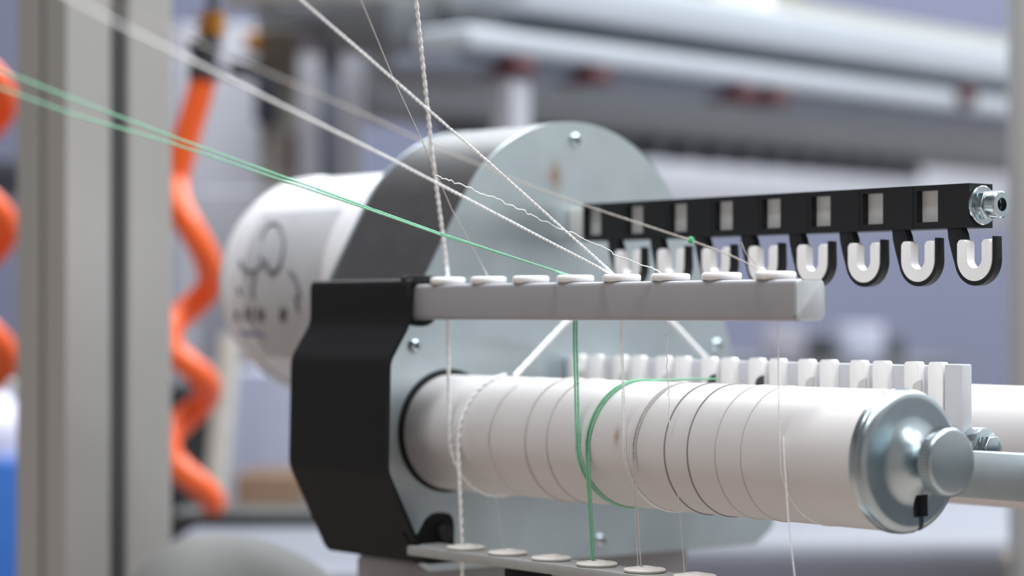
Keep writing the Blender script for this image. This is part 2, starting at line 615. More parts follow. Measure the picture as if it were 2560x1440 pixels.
def module():
    """One black module around its window centre (local origin), with the hook hanging from it."""
    mb = MB()
    l, r, hw = -0.0085, 0.0254, 0.0065
    wz0, wz1 = 0.1044, 0.1190
    g = 0.00015
    mb.box((l + g, RV0, RW0), (-hw, RV1, RW1))
    mb.box((hw, RV0, RW0), (r - g, RV1, RW1))
    mb.box((-hw, RV0, RW0), (hw, RV1, wz0))
    mb.box((-hw, RV0, wz1), (hw, RV1, RW1))
    hc, wc, Ro, Ri = 0.0282, 0.087, 0.0122, 0.0098
    pol = [(hc - 0.0168, RW0 + 0.001), (hc - 0.0160, 0.0965), (hc - 0.0142, 0.091)]
    for k in range(25):
        a = math.radians(192 + (360 - 192) * k / 24)
        pol.append((hc + Ro * math.cos(a), wc + Ro * math.sin(a)))
    pol += [(hc + Ro, 0.0970), (hc + Ri, 0.0972), (hc + Ri, wc)]
    for k in range(1, 24):
        a = math.radians(360 - 180 * k / 24)
        pol.append((hc + Ri * math.cos(a), wc + Ri * math.sin(a)))
    pol += [(hc - Ri, wc), (hc - Ri, 0.0955), (hc - 0.0062, 0.0957), (hc - 0.0076, 0.0985), (hc - 0.0085, RW0 + 0.001)]
    mb.prism(pol, RV0 + 0.0004, RV0 + 0.0046, 'v', 0.0004, 2)
    ins = MB()
    ro, ri = 0.0101, 0.0043
    p = []
    for k in range(25):
        a = math.radians(180 + 180 * k / 24)
        p.append((hc + ro * math.cos(a), wc + ro * math.sin(a)))
    p += fillet([(hc + ro, 0.090), (hc + ro, 0.0958), (hc + ri, 0.0958), (hc + ri, 0.090)], 0.0018, 4)[1:-1]
    for k in range(25):
        a = math.radians(360 - 180 * k / 24)
        p.append((hc + ri * math.cos(a), wc + ri * math.sin(a)))
    p += fillet([(hc - ri, 0.090), (hc - ri, 0.0958), (hc - ro, 0.0958), (hc - ro, 0.090)], 0.0018, 4)[1:-1]
    ins.prism(p, RV0 - 0.0002, RV0 + 0.0050, 'v', 0.0007, 3)
    sp = MB().box((-hw, RV0 + 0.0040, wz0), (hw, RV1 - 0.001, wz1))
    return mb, ins, sp


bm_, in_, sp_ = module()
me_b = bm_.mesh('hook_module', m_blackp, 30, offset=(0, -HB[1], -HB[2]))
me_i = in_.mesh('ceramic_insert', m_cer, 40, offset=(0, -HB[1], -HB[2]))
me_s = sp_.mesh('window_spacer', m_spacer, 30, offset=(0, -HB[1], -HB[2]))
for i in range(8):
    o = bpy.data.objects.new('hook_module', me_b)
    o.parent = rail
    o.location = (WIN0 - PITCH_H * (7 - i) - HB[0], 0, 0)
    C.objects.link(o)
    for n_, me_ in (('ceramic_insert', me_i), ('window_spacer', me_s)):
        q = bpy.data.objects.new(n_, me_)
        q.parent = o
        C.objects.link(q)
ub0 = WIN0 - PITCH_H * 7 - 0.0085
part('mounting_spacer', MB().box((0.0, 0.0825, 0.1035), (ub0, 0.0935, 0.1195), 0.001), m_spacer, rail, label='pale spacer between plate and rail')
bo = part('end_bolt', MB().lathe([(0.2885, 0), (0.2885, 0.0060), (0.2905, 0.0061), (0.2912, 0.0056), (0.2920, 0.0054), (0.2932, 0.0054), (0.2933, 0.0060), (0.2937, 0.0062), (0.2984, 0.0062), (0.2991, 0.0056), (0.2991, 0.0031), (0.2960, 0.0031), (0.2960, 0)], 'u', (0, 0.088, 0.1115), 32), m_zincb, rail, label='bright zinc socket screw at the rail end')
part('washer', MB().lathe([(0.2870, 0.0), (0.2870, 0.0087), (0.2873, 0.0090), (0.2882, 0.0090), (0.2886, 0.0086), (0.2886, 0.0)], 'u', (0, 0.088, 0.1115), 48), m_zincb, bo)
nut = MB()
hexp = [(0.088 + 0.0069 * math.cos(math.radians(60 * k + 10)), 0.1115 + 0.0069 * math.sin(math.radians(60 * k + 10))) for k in range(6)]
nut.prism(hexp, 0.2886, 0.2925, 'u', 0.0006, 2)
part('nut', nut, m_zincb, bo)
part('hex_socket', MB().lathe([(0.29615, 0.0030), (0.29615, 0)], 'u', (0, 0.088, 0.1115), 6), m_dark, bo)

# ------------------------------------------------------------------ storage rollers
def roller(label, v, w, u1, detail):
    t = thing('storage_roller', label, 'roller', (0.16, v, w))
    R = 0.03
    part('sleeve', MB().lathe([(0.0012, 0), (0.0012, R - 0.0008), (0.0020, R), (u1 - 0.006, R), (u1 - 0.006, 0)], 'u', (0, v, w), 96), m_roller if detail else m_roller2, t)
    prof = [(u1 - 0.006, R - 0.001), (u1 - 0.0055, R + 0.0002), (u1 - 0.0030, R + 0.0005), (u1 - 0.0010, R + 0.0003), (u1 + 0.0006, R - 0.0006), (u1 + 0.0014, R - 0.0022),
            (u1 + 0.0015, R - 0.0034), (u1 + 0.0013, 0.0195), (u1 + 0.0015, 0.0175), (u1 + 0.0024, 0.0150), (u1 + 0.0042, 0.0122), (u1 + 0.0062, 0.0095), (u1 + 0.0075, 0.0070), (u1 + 0.0079, 0.0052), (u1 + 0.0079, 0.0)]
    mb = MB().lathe(prof, 'u', (0, v, w), 96)
    part('cap_rim', MB().lathe([(u1 - 0.0066, R - 0.002), (u1 - 0.0066, R + 0.0003), (u1 - 0.0062, R + 0.0007), (u1 - 0.0034, R + 0.0007), (u1 - 0.0028, R + 0.0003), (u1 - 0.0028, R - 0.002)], 'u', (0, v, w), 96, close=True), m_zincb, t, label='bright polished rim of the cap')
    # close the rear of the cap so the slot can be cut out of a solid
    bmesh.ops.holes_fill(mb.bm, edges=[e for e in mb.bm.edges if e.is_boundary], sides=0)
    cap = part('end_cap', mb, m_zincs, t, label='domed zinc end cap with a slotted rim')
    cut = MB().prism([(v + 0.0005, w - 0.0140), (v + 0.0095, w - 0.0140), (v + 0.0095, w - 0.0235), (v + 0.0068, w - 0.0235), (v + 0.0068, w - 0.034), (v + 0.0038, w - 0.034), (v + 0.0038, w - 0.0235), (v + 0.0005, w - 0.0235)], u1 - 0.003, u1 + 0.012, 'u')
    bmesh.ops.recalc_face_normals(cut.bm, faces=cut.bm.faces)
    cme = cut.mesh('cutter', m_dark, 0, offset=(-0.16, -v, -w))
    co = bpy.data.objects.new('cutter', cme)
    C.objects.link(co)
    md = cap.modifiers.new('slot', 'BOOLEAN')
    md.object = co
    md.operation = 'DIFFERENCE'
    md.solver = 'EXACT'
    co.parent = t
    bpy.context.view_layer.update()
    dg = bpy.context.evaluated_depsgraph_get()
    nm = bpy.data.meshes.new_from_object(cap.evaluated_get(dg))
    cap.modifiers.clear()
    cap.data = nm
    bpy.data.objects.remove(co)
    part('slot_shadow_block', MB().box((u1 - 0.0045, v, w - 0.024), (u1 - 0.0028, v + 0.010, w - 0.0135)), m_rubber_gaps, cap, label='black block standing for the shade inside the cap slot')  # added black block gives the slot its shaded inside
    kb = MB()
    c = (0, v + 0.0008, w + 0.0008)
    kb.lathe([(u1 + 0.0079, 0), (u1 + 0.0079, 0.0046), (u1 + 0.0136, 0.0046), (u1 + 0.0138, 0.0075), (u1 + 0.0150, 0.0088), (u1 + 0.0156, 0.0132), (u1 + 0.0164, 0.0142), (u1 + 0.0218, 0.0142), (u1 + 0.0226, 0.0136), (u1 + 0.0229, 0.0126), (u1 + 0.0229, 0)], 'u', c, 72)
    kn = part('thumb_knob', kb, m_zincs, t, label='round zinc thumb knob with knurled edge')
    if detail:
        g = MB()
        for k in range(60):
            a = 2 * math.pi * k / 60
            x, y = 0.01435 * math.cos(a), 0.01435 * math.sin(a)
            g.tube([(u1 + 0.0164, c[1] + x, c[2] + y), (u1 + 0.0216, c[1] + x, c[2] + y)], 0.00042, 4)
        part('knurling', g, m_zincb, kn)
    return t


roller('white storage roller in front, with domed zinc end cap and thumb knob', 0.0, 0.0, 0.3230, True)
roller('white storage roller behind the grey comb, its near end out of frame', 0.168, -0.0035, 0.3230, False)

# ------------------------------------------------------------------ comb between the rollers
CB = (0.14, 0.08, 0.0)
comb = thing('yarn_comb', 'pale comb rail of white upright fingers between the two rollers', 'comb', CB)
part('carrier', MB().box((0.001, 0.0793, 0.004), (0.2765, 0.0853, 0.0382), 0.0006), m_comb, comb)
part('end_block', MB().box((0.2765, 0.0745, -0.006), (0.2870, 0.0815, 0.0392), 0.0007), m_comb, comb, label='plain pale end block of the comb')
fl = MB().prism(fillet([(0, 0.004), (0, 0.0400), (0.0090, 0.0400), (0.0090, 0.004)], 0.0016, 4), 0.0750, 0.0793, 'v', 0.0005, 2)
me_f = fl.mesh('finger', m_cer, 35, offset=(0, -CB[1], -CB[2]))
cl = MB().prism([(0.0, 0.0265), (0.0058, 0.0265), (0.0058, 0.0315), (0.0035, 0.0312), (0.0010, 0.0295)], 0.0743, 0.0752, 'v')
me_c = cl.mesh('clip', m_gunmetal, 30, offset=(0, -CB[1], -CB[2]))
me_c2 = MB().prism([(0.0, 0.0265), (0.0058, 0.0265), (0.0058, 0.0315), (0.0035, 0.0312), (0.0010, 0.0295)], 0.0743, 0.0752, 'v').mesh('clip', m_spacer, 30, offset=(0, -CB[1], -CB[2]))
for i in range(8):
    uL = 0.2517 - 0.0344 * (7 - i)
    for du in (0, 0.0146):
        o = bpy.data.objects.new('finger', me_f)
        o.parent = comb
        o.location = (uL + du - CB[0], 0, 0)
        C.objects.link(o)
        if du == 0:
            q = bpy.data.objects.new('clip', me_c if i in (3, 4) else me_c2)
            q.parent = o
            q.location = (0.0052, 0, 0)
            C.objects.link(q)

t = thing('support_bar', 'zinc flat support bar running past the near roller cap out of frame', 'bar', (0.2, 0.07, -0.012))
part('bar', MB().box((0.0, 0.0625, -0.0195), (0.46, 0.0735, 0.0010), 0.0006), m_zincs, t)
bb = part('bolt', MB().lathe([(0.2872, 0), (0.2872, 0.0095), (0.2912, 0.0096), (0.2930, 0.0092), (0.2935, 0.0085), (0.2935, 0)], 'u', (0, 0.083, 0.0012), 40), m_zincb, t, label='shiny round bolt head standing above the bar')
part('nut', MB().prism([(0.083 + 0.006 * math.cos(math.radians(60 * k)), 0.0015 + 0.006 * math.sin(math.radians(60 * k))) for k in range(6)], 0.2935, 0.2985, 'u', 0.0005), m_zincb, bb)

# ------------------------------------------------------------------ yarns
def yarn_mesh(P, r, plies=2, step=None, lump=0.12, pitch=None):
    """Twisted yarn along the machine-frame points P."""
    step = step or max(0.0012, r * 1.6)
    w_ = ORG + AX * P[0].x + BX * P[0].y + Vector((0, 0, P[0].z)) - Vector((0, 0, CAM_Z))
    if w_.z / w_.y > 0.12 or w_.x / w_.y < -0.215:      # a yarn leaving the picture runs on towards its creel
        P = [P[0] + (P[0] - P[1]).normalized() * 0.3] + list(P)
    Q = resample(P, step)
    mb = MB()
    if plies == 1:
        rr = [r * (1 + random.uniform(-lump, lump)) for _ in Q]
        return mb.tube(Q, rr, 6)
    pitch = pitch or r * 9
    T = [(Q[min(i + 1, len(Q) - 1)] - Q[max(i - 1, 0)]).normalized() for i in range(len(Q))]
    n = T[0].orthogonal().normalized()
    N = []
    for i in range(len(Q)):
        n = (n - T[i] * n.dot(T[i])).normalized()
        N.append(n.copy())
    for k in range(plies):
        s = 0.0
        R, rr = [], []
        for i in range(len(Q)):
            if i:
                s += (Q[i] - Q[i - 1]).length
            a = 2 * math.pi * (s / pitch + k / plies)
            b = T[i].cross(N[i])
            R.append(Q[i] + (N[i] * math.cos(a) + b * math.sin(a)) * r * 0.48)
            rr.append(r * 0.58 * (1 + random.uniform(-lump, lump)))
        mb.tube(R, rr, 6)
    return mb


def ring_pts(u, r, a0, a1, n=40, du=0.0, v0=0.0, w0=0.0):
    """Arc round a roller: angle 0 faces the viewer side (-v), 90 is the top."""
    return [Vector((u + du * i / n, v0 - r * math.cos(math.radians(a0 + (a1 - a0) * i / n)), w0 + r * math.sin(math.radians(a0 + (a1 - a0) * i / n)))) for i in range(n + 1)]


def far(px, py, Y):
    return toM(at(px, py, Y))


def uat(px, py, v):
    """u of the picture position on the plane v."""
    c = toM(Vector((0, 0, CAM_Z)))
    d = toM(at(px, py, 1.0)) - c
    k = (v - c.y) / d.y
    return (c + d * k)


RR = 0.0303
EW = 0.0800


def yarn(name, label, strands, base, group=None):
    """strands: list of (part name, points, radius, material, plies, label)."""
    t = thing(name, label, 'yarn', base, group)
    for (pn, P, r, m, pl, lb) in strands:
        part(pn, yarn_mesh(P, r, pl), m, t, label=lb, smooth=60)
    return t


def down(u, r_y, a1=-95, du=0.006):
    """From an upper eyelet down the roller's near side and under it."""
    return [Vector((u, EYE_V, EW - 0.004)), Vector((u, EYE_V, 0.05)), Vector((u, -RR - r_y * 0.6, 0.004))] + ring_pts(u, RR + r_y * 0.6, -4, a1, 24, du)


def over(u, ulow, r_y, a0=92, du=0.004):
    """Over the roller's top, down its near side and straight to a lower eyelet."""
    ring = ring_pts(u + du, RR + r_y * 0.6, a0, 4, 24, -du)
    return ring + [Vector((u, -RR - r_y * 0.6, -0.004)), Vector((ulow, EYE_V, -0.0535)), Vector((ulow, EYE_V, -0.0600))]


e = [Vector((u, EYE_V, EW)) for u in EYE_U]
l = LOW_U

# first yarn: thick white
u1 = uat(1148, 1080, -RR).x
r1 = 0.00105
hook1 = uat(1572, 690, 0.0825)
v_right = uat(1790, 905, 0.155)
yarn('yarn', 'thick white yarn at the first eyelet, next to the black bracket', [
    ('incoming_strand', [far(1036, -40, 1.10), far(1060, 190, 1.13), far(1082, 400, 1.16), e[0] + Vector((0, 0, 0.001))], r1, m_white_yarn, 2, None),
    ('upper_strand', down(EYE_U[0], r1, -160, 0.004), r1, m_white_yarn, 2, None),
    ('lower_strand', over(u1, LOW_U[0] - 0.003, r1, 85, 0.003), r1, m_white_yarn, 2, None),
    ('hook_strand', [Vector((u1 + 0.003, 0.003, RR)), Vector(uat(1410, 810, 0.0415)), hook1], 0.0014, m_white_yarn, 1, 'thick bright strand slanting up to the first hook'),
    ('hook_strand', [hook1, Vector((v_right.x, 0.160, 0.0275))], 0.0013, m_white_yarn, 1, 'bright strand slanting down from the first hook to the far roller'),
    ('tail', [Vector((LOW_U[0] - 0.003, EYE_V, -0.060)), Vector((LOW_U[0] - 0.0035, EYE_V, -0.11))], r1, m_white_yarn, 2, None),
], (u1, -0.03, 0.0))

# second: very fine
yarn('yarn', 'very fine grey yarn at the second eyelet from the bracket', [
    ('incoming_strand', [far(890, -30, 1.0), far(985, 200, 1.06), far(1050, 340, 1.10), far(1130, 525, 1.14), e[1]], 0.00022, m_beige_yarn, 1, None),
    ('lower_strand', over(uat(1222, 1080, -RR).x, LOW_U[1] - 0.003, 0.0002, 60), 0.00017, m_faint_yarn, 1, None),
], (EYE_U[1], -0.03, 0.0))

# fourth: double green
g0 = EYE_U[3]
ug = uat(1470, 1090, -RR).x
S = 0.0010
yarn('yarn', 'double green yarn at the fourth eyelet, wound round the near roller', [
    ('incoming_strand', [far(-40, 160, 0.84), far(220, 262, 0.90), far(440, 345, 0.95), far(930, 522, 1.06), far(1100, 583, 1.09), e[3] + Vector((-0.004, 0, 0))], 0.00048, m_green_yarn, 1, None),
    ('incoming_strand', [far(-40, 205, 0.84), far(180, 285, 0.89), far(440, 362, 0.95), far(900, 516, 1.05), far(1100, 587, 1.09), e[3] + Vector((-0.004, 0.0008, 0))], 0.00048, m_green_yarn, 1, None),
    ('upper_strand', down(g0 - S, 0.0005, -115, 0.008), 0.00055, m_green_yarn, 1, None),
    ('upper_strand', down(g0 + S, 0.0005, -115, 0.008), 0.00055, m_green_yarn, 1, None),
    ('lower_strand', over(ug - S, LOW_U[3] - 0.0035, 0.0005, 100, 0.004), 0.00055, m_greend, 1, None),
    ('lower_strand', over(ug + S, LOW_U[3] - 0.0022, 0.0005, 102, 0.005), 0.00055, m_greend, 1, None),
    ('top_strand', [Vector((ug + 0.004, 0.002, RR)), Vector((ug + 0.006, 0.03, 0.0305)), Vector((ug + 0.007, 0.046, 0.0303))], 0.0005, m_greend, 1, None),
], (g0, -0.03, 0.0))

# fifth: two white yarns into one eyelet
u5 = uat(1586, 1080, -RR).x
yarn('yarn', 'pair of white yarns meeting at the fifth eyelet from the bracket', [
    ('incoming_strand', [far(735, -15, 0.95), far(985, 200, 1.0), far(1215, 400, 1.05), e[4] + Vector((-0.005, 0, 0))], 0.00064, m_white_yarn, 2, None),
    ('incoming_strand', [far(130, -32, 0.70), far(280, 52, 0.745), far(560, 192, 0.84), far(985, 402, 0.98), e[4] + Vector((-0.006, 0, 0))], 0.00064, m_white_yarn, 2, None),
    ('upper_strand', down(EYE_U[4] - 0.0006, 0.0004, -150, 0.006), 0.00036, m_white_yarn, 2, None),
    ('upper_strand', down(EYE_U[4] + 0.0006, 0.0004, -150, 0.006), 0.00036, m_white_yarn, 2, None),
    ('lower_strand', over(u5 - 0.0008, LOW_U[4] - 0.0045, 0.0004, 88), 0.0004, m_beige_yarn, 2, None),
    ('lower_strand', over(u5 + 0.0008, LOW_U[4] - 0.0025, 0.0004, 88), 0.0004, m_beige_yarn, 2, None),
], (EYE_U[4], -0.03, 0.0))

# sixth: curly fuzzy
def curly(P, amp, step=0.0016):
    Q = resample(P, step)
    return [q + Vector((random.uniform(-1, 1), random.uniform(-1, 1), random.uniform(-1, 1))) * amp for q in Q]


yarn('yarn', 'thin curly fuzzy yarn reaching the sixth eyelet past the white inserts', [
    ('incoming_strand', curly([far(1090, 438, 1.06), far(1230, 492, 1.07), far(1380, 562, 1.08), far(1500, 612, 1.08), far(1545, 640, 1.08), far(1610, 662, 1.075), e[5] + Vector((-0.005, 0, 0))], 0.0007), 0.00026, m_white_yarn, 1, None),
    ('upper_strand', curly([Vector((EYE_U[5] - 0.003, EYE_V, 0.077)), Vector((EYE_U[5] - 0.003, EYE_V, 0.052)), Vector((EYE_U[5] - 0.0024, -0.0312, 0.03)), Vector((EYE_U[5] - 0.002, -0.031, 0.012))], 0.0005), 0.00024, m_white_yarn, 1, None),
    ('lower_strand', [uat(1690, 1195, -RR - 0.0002), uat(1698, 1262, -0.0308), uat(1712, 1440, -0.032)], 0.00026, m_beige_yarn, 1, None),
], (EYE_U[5], -0.03, 0.0))

# eighth: knotted yarn crossing the rail
y8 = thing('yarn', 'pale yarn with a small green knot crossing the black rail', 'yarn', (EYE_U[7], -0.03, 0.08))
P8 = [far(200, -22, 0.70), far(700, 195, 0.80), far(900, 282, 0.86), far(1050, 350, 0.91), far(1300, 455, 0.95), far(1470, 516, 0.975), far(1727, 601, 1.0), far(1830, 640, 1.01), e[7] + Vector((-0.006, 0, 0))]
part('incoming_strand', yarn_mesh(P8, 0.00040, 2), m_beige_yarn, y8)
part('incoming_strand', yarn_mesh([far(1852, 605, 1.01), far(1865, 635, 1.01), e[7] + Vector((-0.007, 0, 0))], 0.0003, 2), m_beige_yarn, y8)
kc = far(1727, 601, 1.0)
part('knot', MB().lathe([(-0.0016, 0), (-0.0012, 0.0009), (0, 0.0013), (0.0012, 0.0009), (0.0016, 0)], 'w', kc, 10), m_knot, y8, label='bright green knot')
part('upper_strand', yarn_mesh([Vector((EYE_U[7] + 0.001, EYE_V, 0.077)), Vector((EYE_U[7] + 0.001, -0.031, 0.02)), Vector((EYE_U[7] + 0.001, -RR, 0.005))] + ring_pts(EYE_U[7] + 0.001, RR - 0.0001, -5, -150, 24, 0.004), 0.00034, 2), m_white_yarn, y8)
part('lower_strand', yarn_mesh([uat(1958, 1090, -RR - 0.0001), uat(1970, 1290, -0.031), uat(1990, 1470, -0.032)], 0.0004, 2), m_white_yarn, y8)

# single turns lying round the near roller
WR = [(1224, m_faint_yarn, 0.00016, 'faint'), (1312, m_faint_yarn, 0.0006, 'pale'), (1366, m_faint_yarn, 0.0005, 'pale'), (1660, m_grey_yarn, 0.00036, 'dark'), (1717, m_grey_yarn, 0.00034, 'dark'), (1786, m_faint_yarn, 0.00028, 'faint'), (1850, m_faint_yarn, 0.00026, 'faint')]
WL = ['faint turn of fine yarn round the near roller, nearest the drum plate', 'broad pale turn of yarn round the roller, second from the drum plate',
      'pale turn of yarn just left of the green yarn on the roller', 'dark grey turn of yarn round the roller, left one of the dark two',
      'dark grey turn of yarn round the roller, right one of the dark two', 'faint turn of yarn just right of the two dark turns', 'faint turn of yarn nearest the zinc end cap']
for (px, m, r, _), lb in zip(WR, WL):
    u = uat(px, 1085, -RR).x
    P = ring_pts(u, 0.0300 + r * 0.5, 0, 355, 71)
    mb = MB().tube(P, r, 6, closed=True)
    single('yarn_turn', mb, m, lb, 'yarn', (u, 0, 0), 'single yarn turns on the near roller', smooth=60)

# ------------------------------------------------------------------ aluminium post on the left
c0 = at(165, 720, 1.6)
t = wthing('aluminium_post', 'thick grey aluminium profile post with a dark slot, left of the drum', 'post', (c0.x, c0.y, 0), rotz=ROTZ)


def slot_side(p0, d, n, L, half, depth):
    """points along one side of the profile with a T-slot in the middle"""
    q = lambda s, k: (p0[0] + d[0] * s + n[0] * k, p0[1] + d[1] * s + n[1] * k)
    c = L / 2
    return [q(0, 0), q(c - half - 0.002, 0), q(c - half, -0.0015), q(c - half, -depth), q(c + half, -depth), q(c + half, -0.0015), q(c + half + 0.002, 0)]


PW, PD = 0.0808, 0.071
prof = slot_side((0, 0), (0, 1), (1, 0), PW, 0.0062, 0.014) + slot_side((0, PW), (-1, 0), (0, 1), PD, 0.004, 0.01) + slot_side((-PD, PW), (0, -1), (-1, 0), PW, 0.006, 0.014) + slot_side((-PD, 0), (1, 0), (0, -1), PD, 0.0036, 0.010)
o = wobj('profile', MB().prism(prof, 0.01, 2.6, 'w'), m_post, parent=t, smooth=30)
wobj('slot_dark_strip', MB().box((-0.0145, PW / 2 - 0.0062, 0.012), (-0.006, PW / 2 + 0.0062, 2.59)), m_slot, parent=t)  # dark strip laid along the inside of the slot
wobj('slot_dark_strip', MB().box((-PD / 2 - 0.0036, 0.006, 0.012), (-PD / 2 + 0.0036, 0.0105, 2.59)), m_slot, parent=t)
wobj('foot_plate', MB().box((-PD - 0.03, -0.03, 0), (0.03, PW + 0.03, 0.01), 0.002), m_darkgrey, parent=t)
wobj('end_cap', MB().box((-PD, 0, 2.6), (0, PW, 2.606), 0.002), m_blackp, parent=t)

# ------------------------------------------------------------------ orange coiled air hoses
def hose(label, ext, top, z, rad_px, tube_r, fitting):
    """ext: (x, y, side) extremes of the coil as seen, side -1 left +1 right."""
    P = []
    cx = sum(q[0] for q in ext) / len(ext)
    for i in range(len(ext) - 1):
        (xa, ya, sa), (xb, yb, sb) = ext[i], ext[i + 1]
        for k in range(12):
            t = k / 12
            a = math.pi * t
            x = (xa + xb) / 2 + (xa - xb) / 2 * math.cos(a)
            dep = math.sin(a) * (1 if sa < 0 else -1) * rad_px * z / F_PX
            P.append(at(x, ya + (yb - ya) * t, z) + Vector((0, -dep, 0)))
    P.append(at(ext[-1][0], ext[-1][1], z))
    if top:
        P = catmull([at(*q, z) for q in top], 8)[:-1] + P
    base = P[-1]
    t = wthing('coiled_hose', label, 'hose', base, 'orange coiled air hoses')
    Q = resample(P, 0.006)
    wobj('hose', MB().tube([q - base for q in Q], tube_r, 12), m_orange, parent=t)
    if fitting:
        for (x, y, rr, hh, m, nm) in fitting:
            q = at(x, y, z) - base
            wobj(nm, MB().lathe([(-hh, 0), (-hh, rr), (-hh * 0.3, rr), (-hh * 0.25, rr * 0.8), (hh * 0.25, rr * 0.8), (hh * 0.3, rr), (hh, rr), (hh, 0)], 'w', q, 20), m, parent=t)
    return t


hose('orange coiled air hose hanging between the post and the motor',
     [(438, 450, -1), (528, 690, 1), (418, 838, -1), (520, 968, 1), (418, 1106, -1), (534, 1262, 1)], [(512, 165), (500, 230), (470, 330)], 2.0, 60, 0.0112,
     [(512, 150, 0.014, 0.016, m_gunmetal, 'coupling'), (524, 95, 0.010, 0.010, m_gunmetal, 'swivel'), (530, 62, 0.012, 0.009, m_brass, 'brass_nut'), (532, -20, 0.005, 0.022, m_gunmetal, 'hanger')])
hose('orange coiled air hose mostly cut off by the left picture edge',
     [(-110, 80, -1), (10, 240, 1), (-110, 400, -1), (12, 560, 1), (-110, 722, -1), (10, 882, 1), (-110, 1050, -1)], None, 2.0, 60, 0.0120, None)

# ------------------------------------------------------------------ background machinery
def wbox(name, label, cat, x0, y0, x1, y1, Y, depth, m, bev=0.004, group=None, rotz=0.0, tofloor=False):
    """A real box whose front face sits at depth Y and spans the given picture range."""
    a, b = at(x0, y1, Y), at(x1, y0, Y)
    loc = Vector((a.x, Y, 0.0 if tofloor else a.z))
    mb = MB().box((0, 0, 0), (b.x - a.x, depth, b.z - loc.z), bev)
    me = mb.mesh(name, m, 40)
    o = bpy.data.objects.new(name, me)
    o.location = loc
    o.rotation_euler = (0, 0, rotz)
    C.objects.link(o)
    return tag(o, label, cat, group)


def wpart(name, parent, x0, y0, x1, y1, Y, depth, m, bev=0.003):
    a, b = at(x0, y1, Y), at(x1, y0, Y)
    L = parent.location
    return wobj(name, MB().box((a.x - L.x, Y - L.y, a.z - L.z), (b.x - L.x, Y + depth - L.y, b.z - L.z), bev), m, parent=parent)


# gantry: two long rails running away to the right (parallel to the machine's v axis)
GX = Vector((0.651, 0.759, 0)).normalized()
ROTB = math.atan2(GX.y, GX.x)
GZ = 2.5
gl = at(1085, 100, GZ)
gan = wthing('overhead_gantry', 'pale aluminium gantry of two stacked rails high on the right behind the drum', 'gantry', gl, rotz=ROTB)
mm = GZ / F_PX
GL = 1.6
low_h = 62 * mm
wobj('lower_rail', MB().box((0, -0.05, -low_h / 2), (GL, 0.03, low_h / 2), 0.006), m_rail, parent=gan)
wobj('upper_rail', MB().box((0.085, -0.05, low_h / 2 + 0.022), (GL, 0.06, low_h / 2 + 0.068), 0.005), m_rail, parent=gan)
wobj('rail_web', MB().box((0.06, -0.018, low_h / 2 - 0.002), (GL, 0.03, low_h / 2 + 0.024)), m_darkgrey, parent=gan)
wobj('lower_lip', MB().box((-0.0, -0.03, -low_h / 2 - 0.016), (GL, 0.06, -low_h / 2), 0.003), m_bluegrey, parent=gan)
for k, px in enumerate((1212, 1405, 1775, 1855)):
    d = (px - 1085) / F_PX * GZ / (GX.x - GX.y * (px - 1280) / F_PX)
    o = wobj('red_clamp', MB().box((d - 0.016, -0.060, -low_h / 2 - 0.022), (d + 0.020, 0.0, -low_h / 2 - 0.004), 0.006), m_red, parent=gan)
    o['label'] = 'dark red clamp under the lower rail'
for px in (2330, 2490):
    d = (px - 1085) / F_PX * GZ / (GX.x - GX.y * (px - 1280) / F_PX)
    wobj('red_clamp', MB().box((d - 0.017, -0.062, -0.006), (d + 0.017, -0.045, 0.018), 0.005), m_red, parent=gan)
d = (1212 - 1085) / F_PX * GZ / GX.x
wobj('top_panel', MB().box((0.30, 0.06, low_h / 2 + 0.03), (GL, 0.075, low_h / 2 + 0.108), 0.003), m_panel, parent=gan)
d8 = (1885 - 1085) / F_PX * GZ / (GX.x - GX.y * (1885 - 1280) / F_PX)
y8_ = gl.y + GX.y * d8
z8 = at(1885, 6, y8_).z - gl.z
wobj('rail_stop', MB().box((d8 - 0.012, -0.02, z8 - 0.014), (d8 + 0.016, 0.06, z8 + 0.05), 0.004), m_cer, parent=gan)
wobj('hanging_leg', MB().box((d - 0.014, -0.05, -0.34), (d + 0.016, -0.02, -low_h / 2 - 0.024), 0.003), m_frame, parent=gan)
wobj('gantry_leg', MB().box((GL - 0.09, 0.0, -gl.z), (GL - 0.02, 0.06, -low_h / 2 - 0.016), 0.003), m_frame, parent=gan)
wobj('end_bracket', MB().box((0.0, 0.065, 0.0), (0.16, 0.16, low_h / 2 + 0.04), 0.003), m_darkgrey, parent=gan)

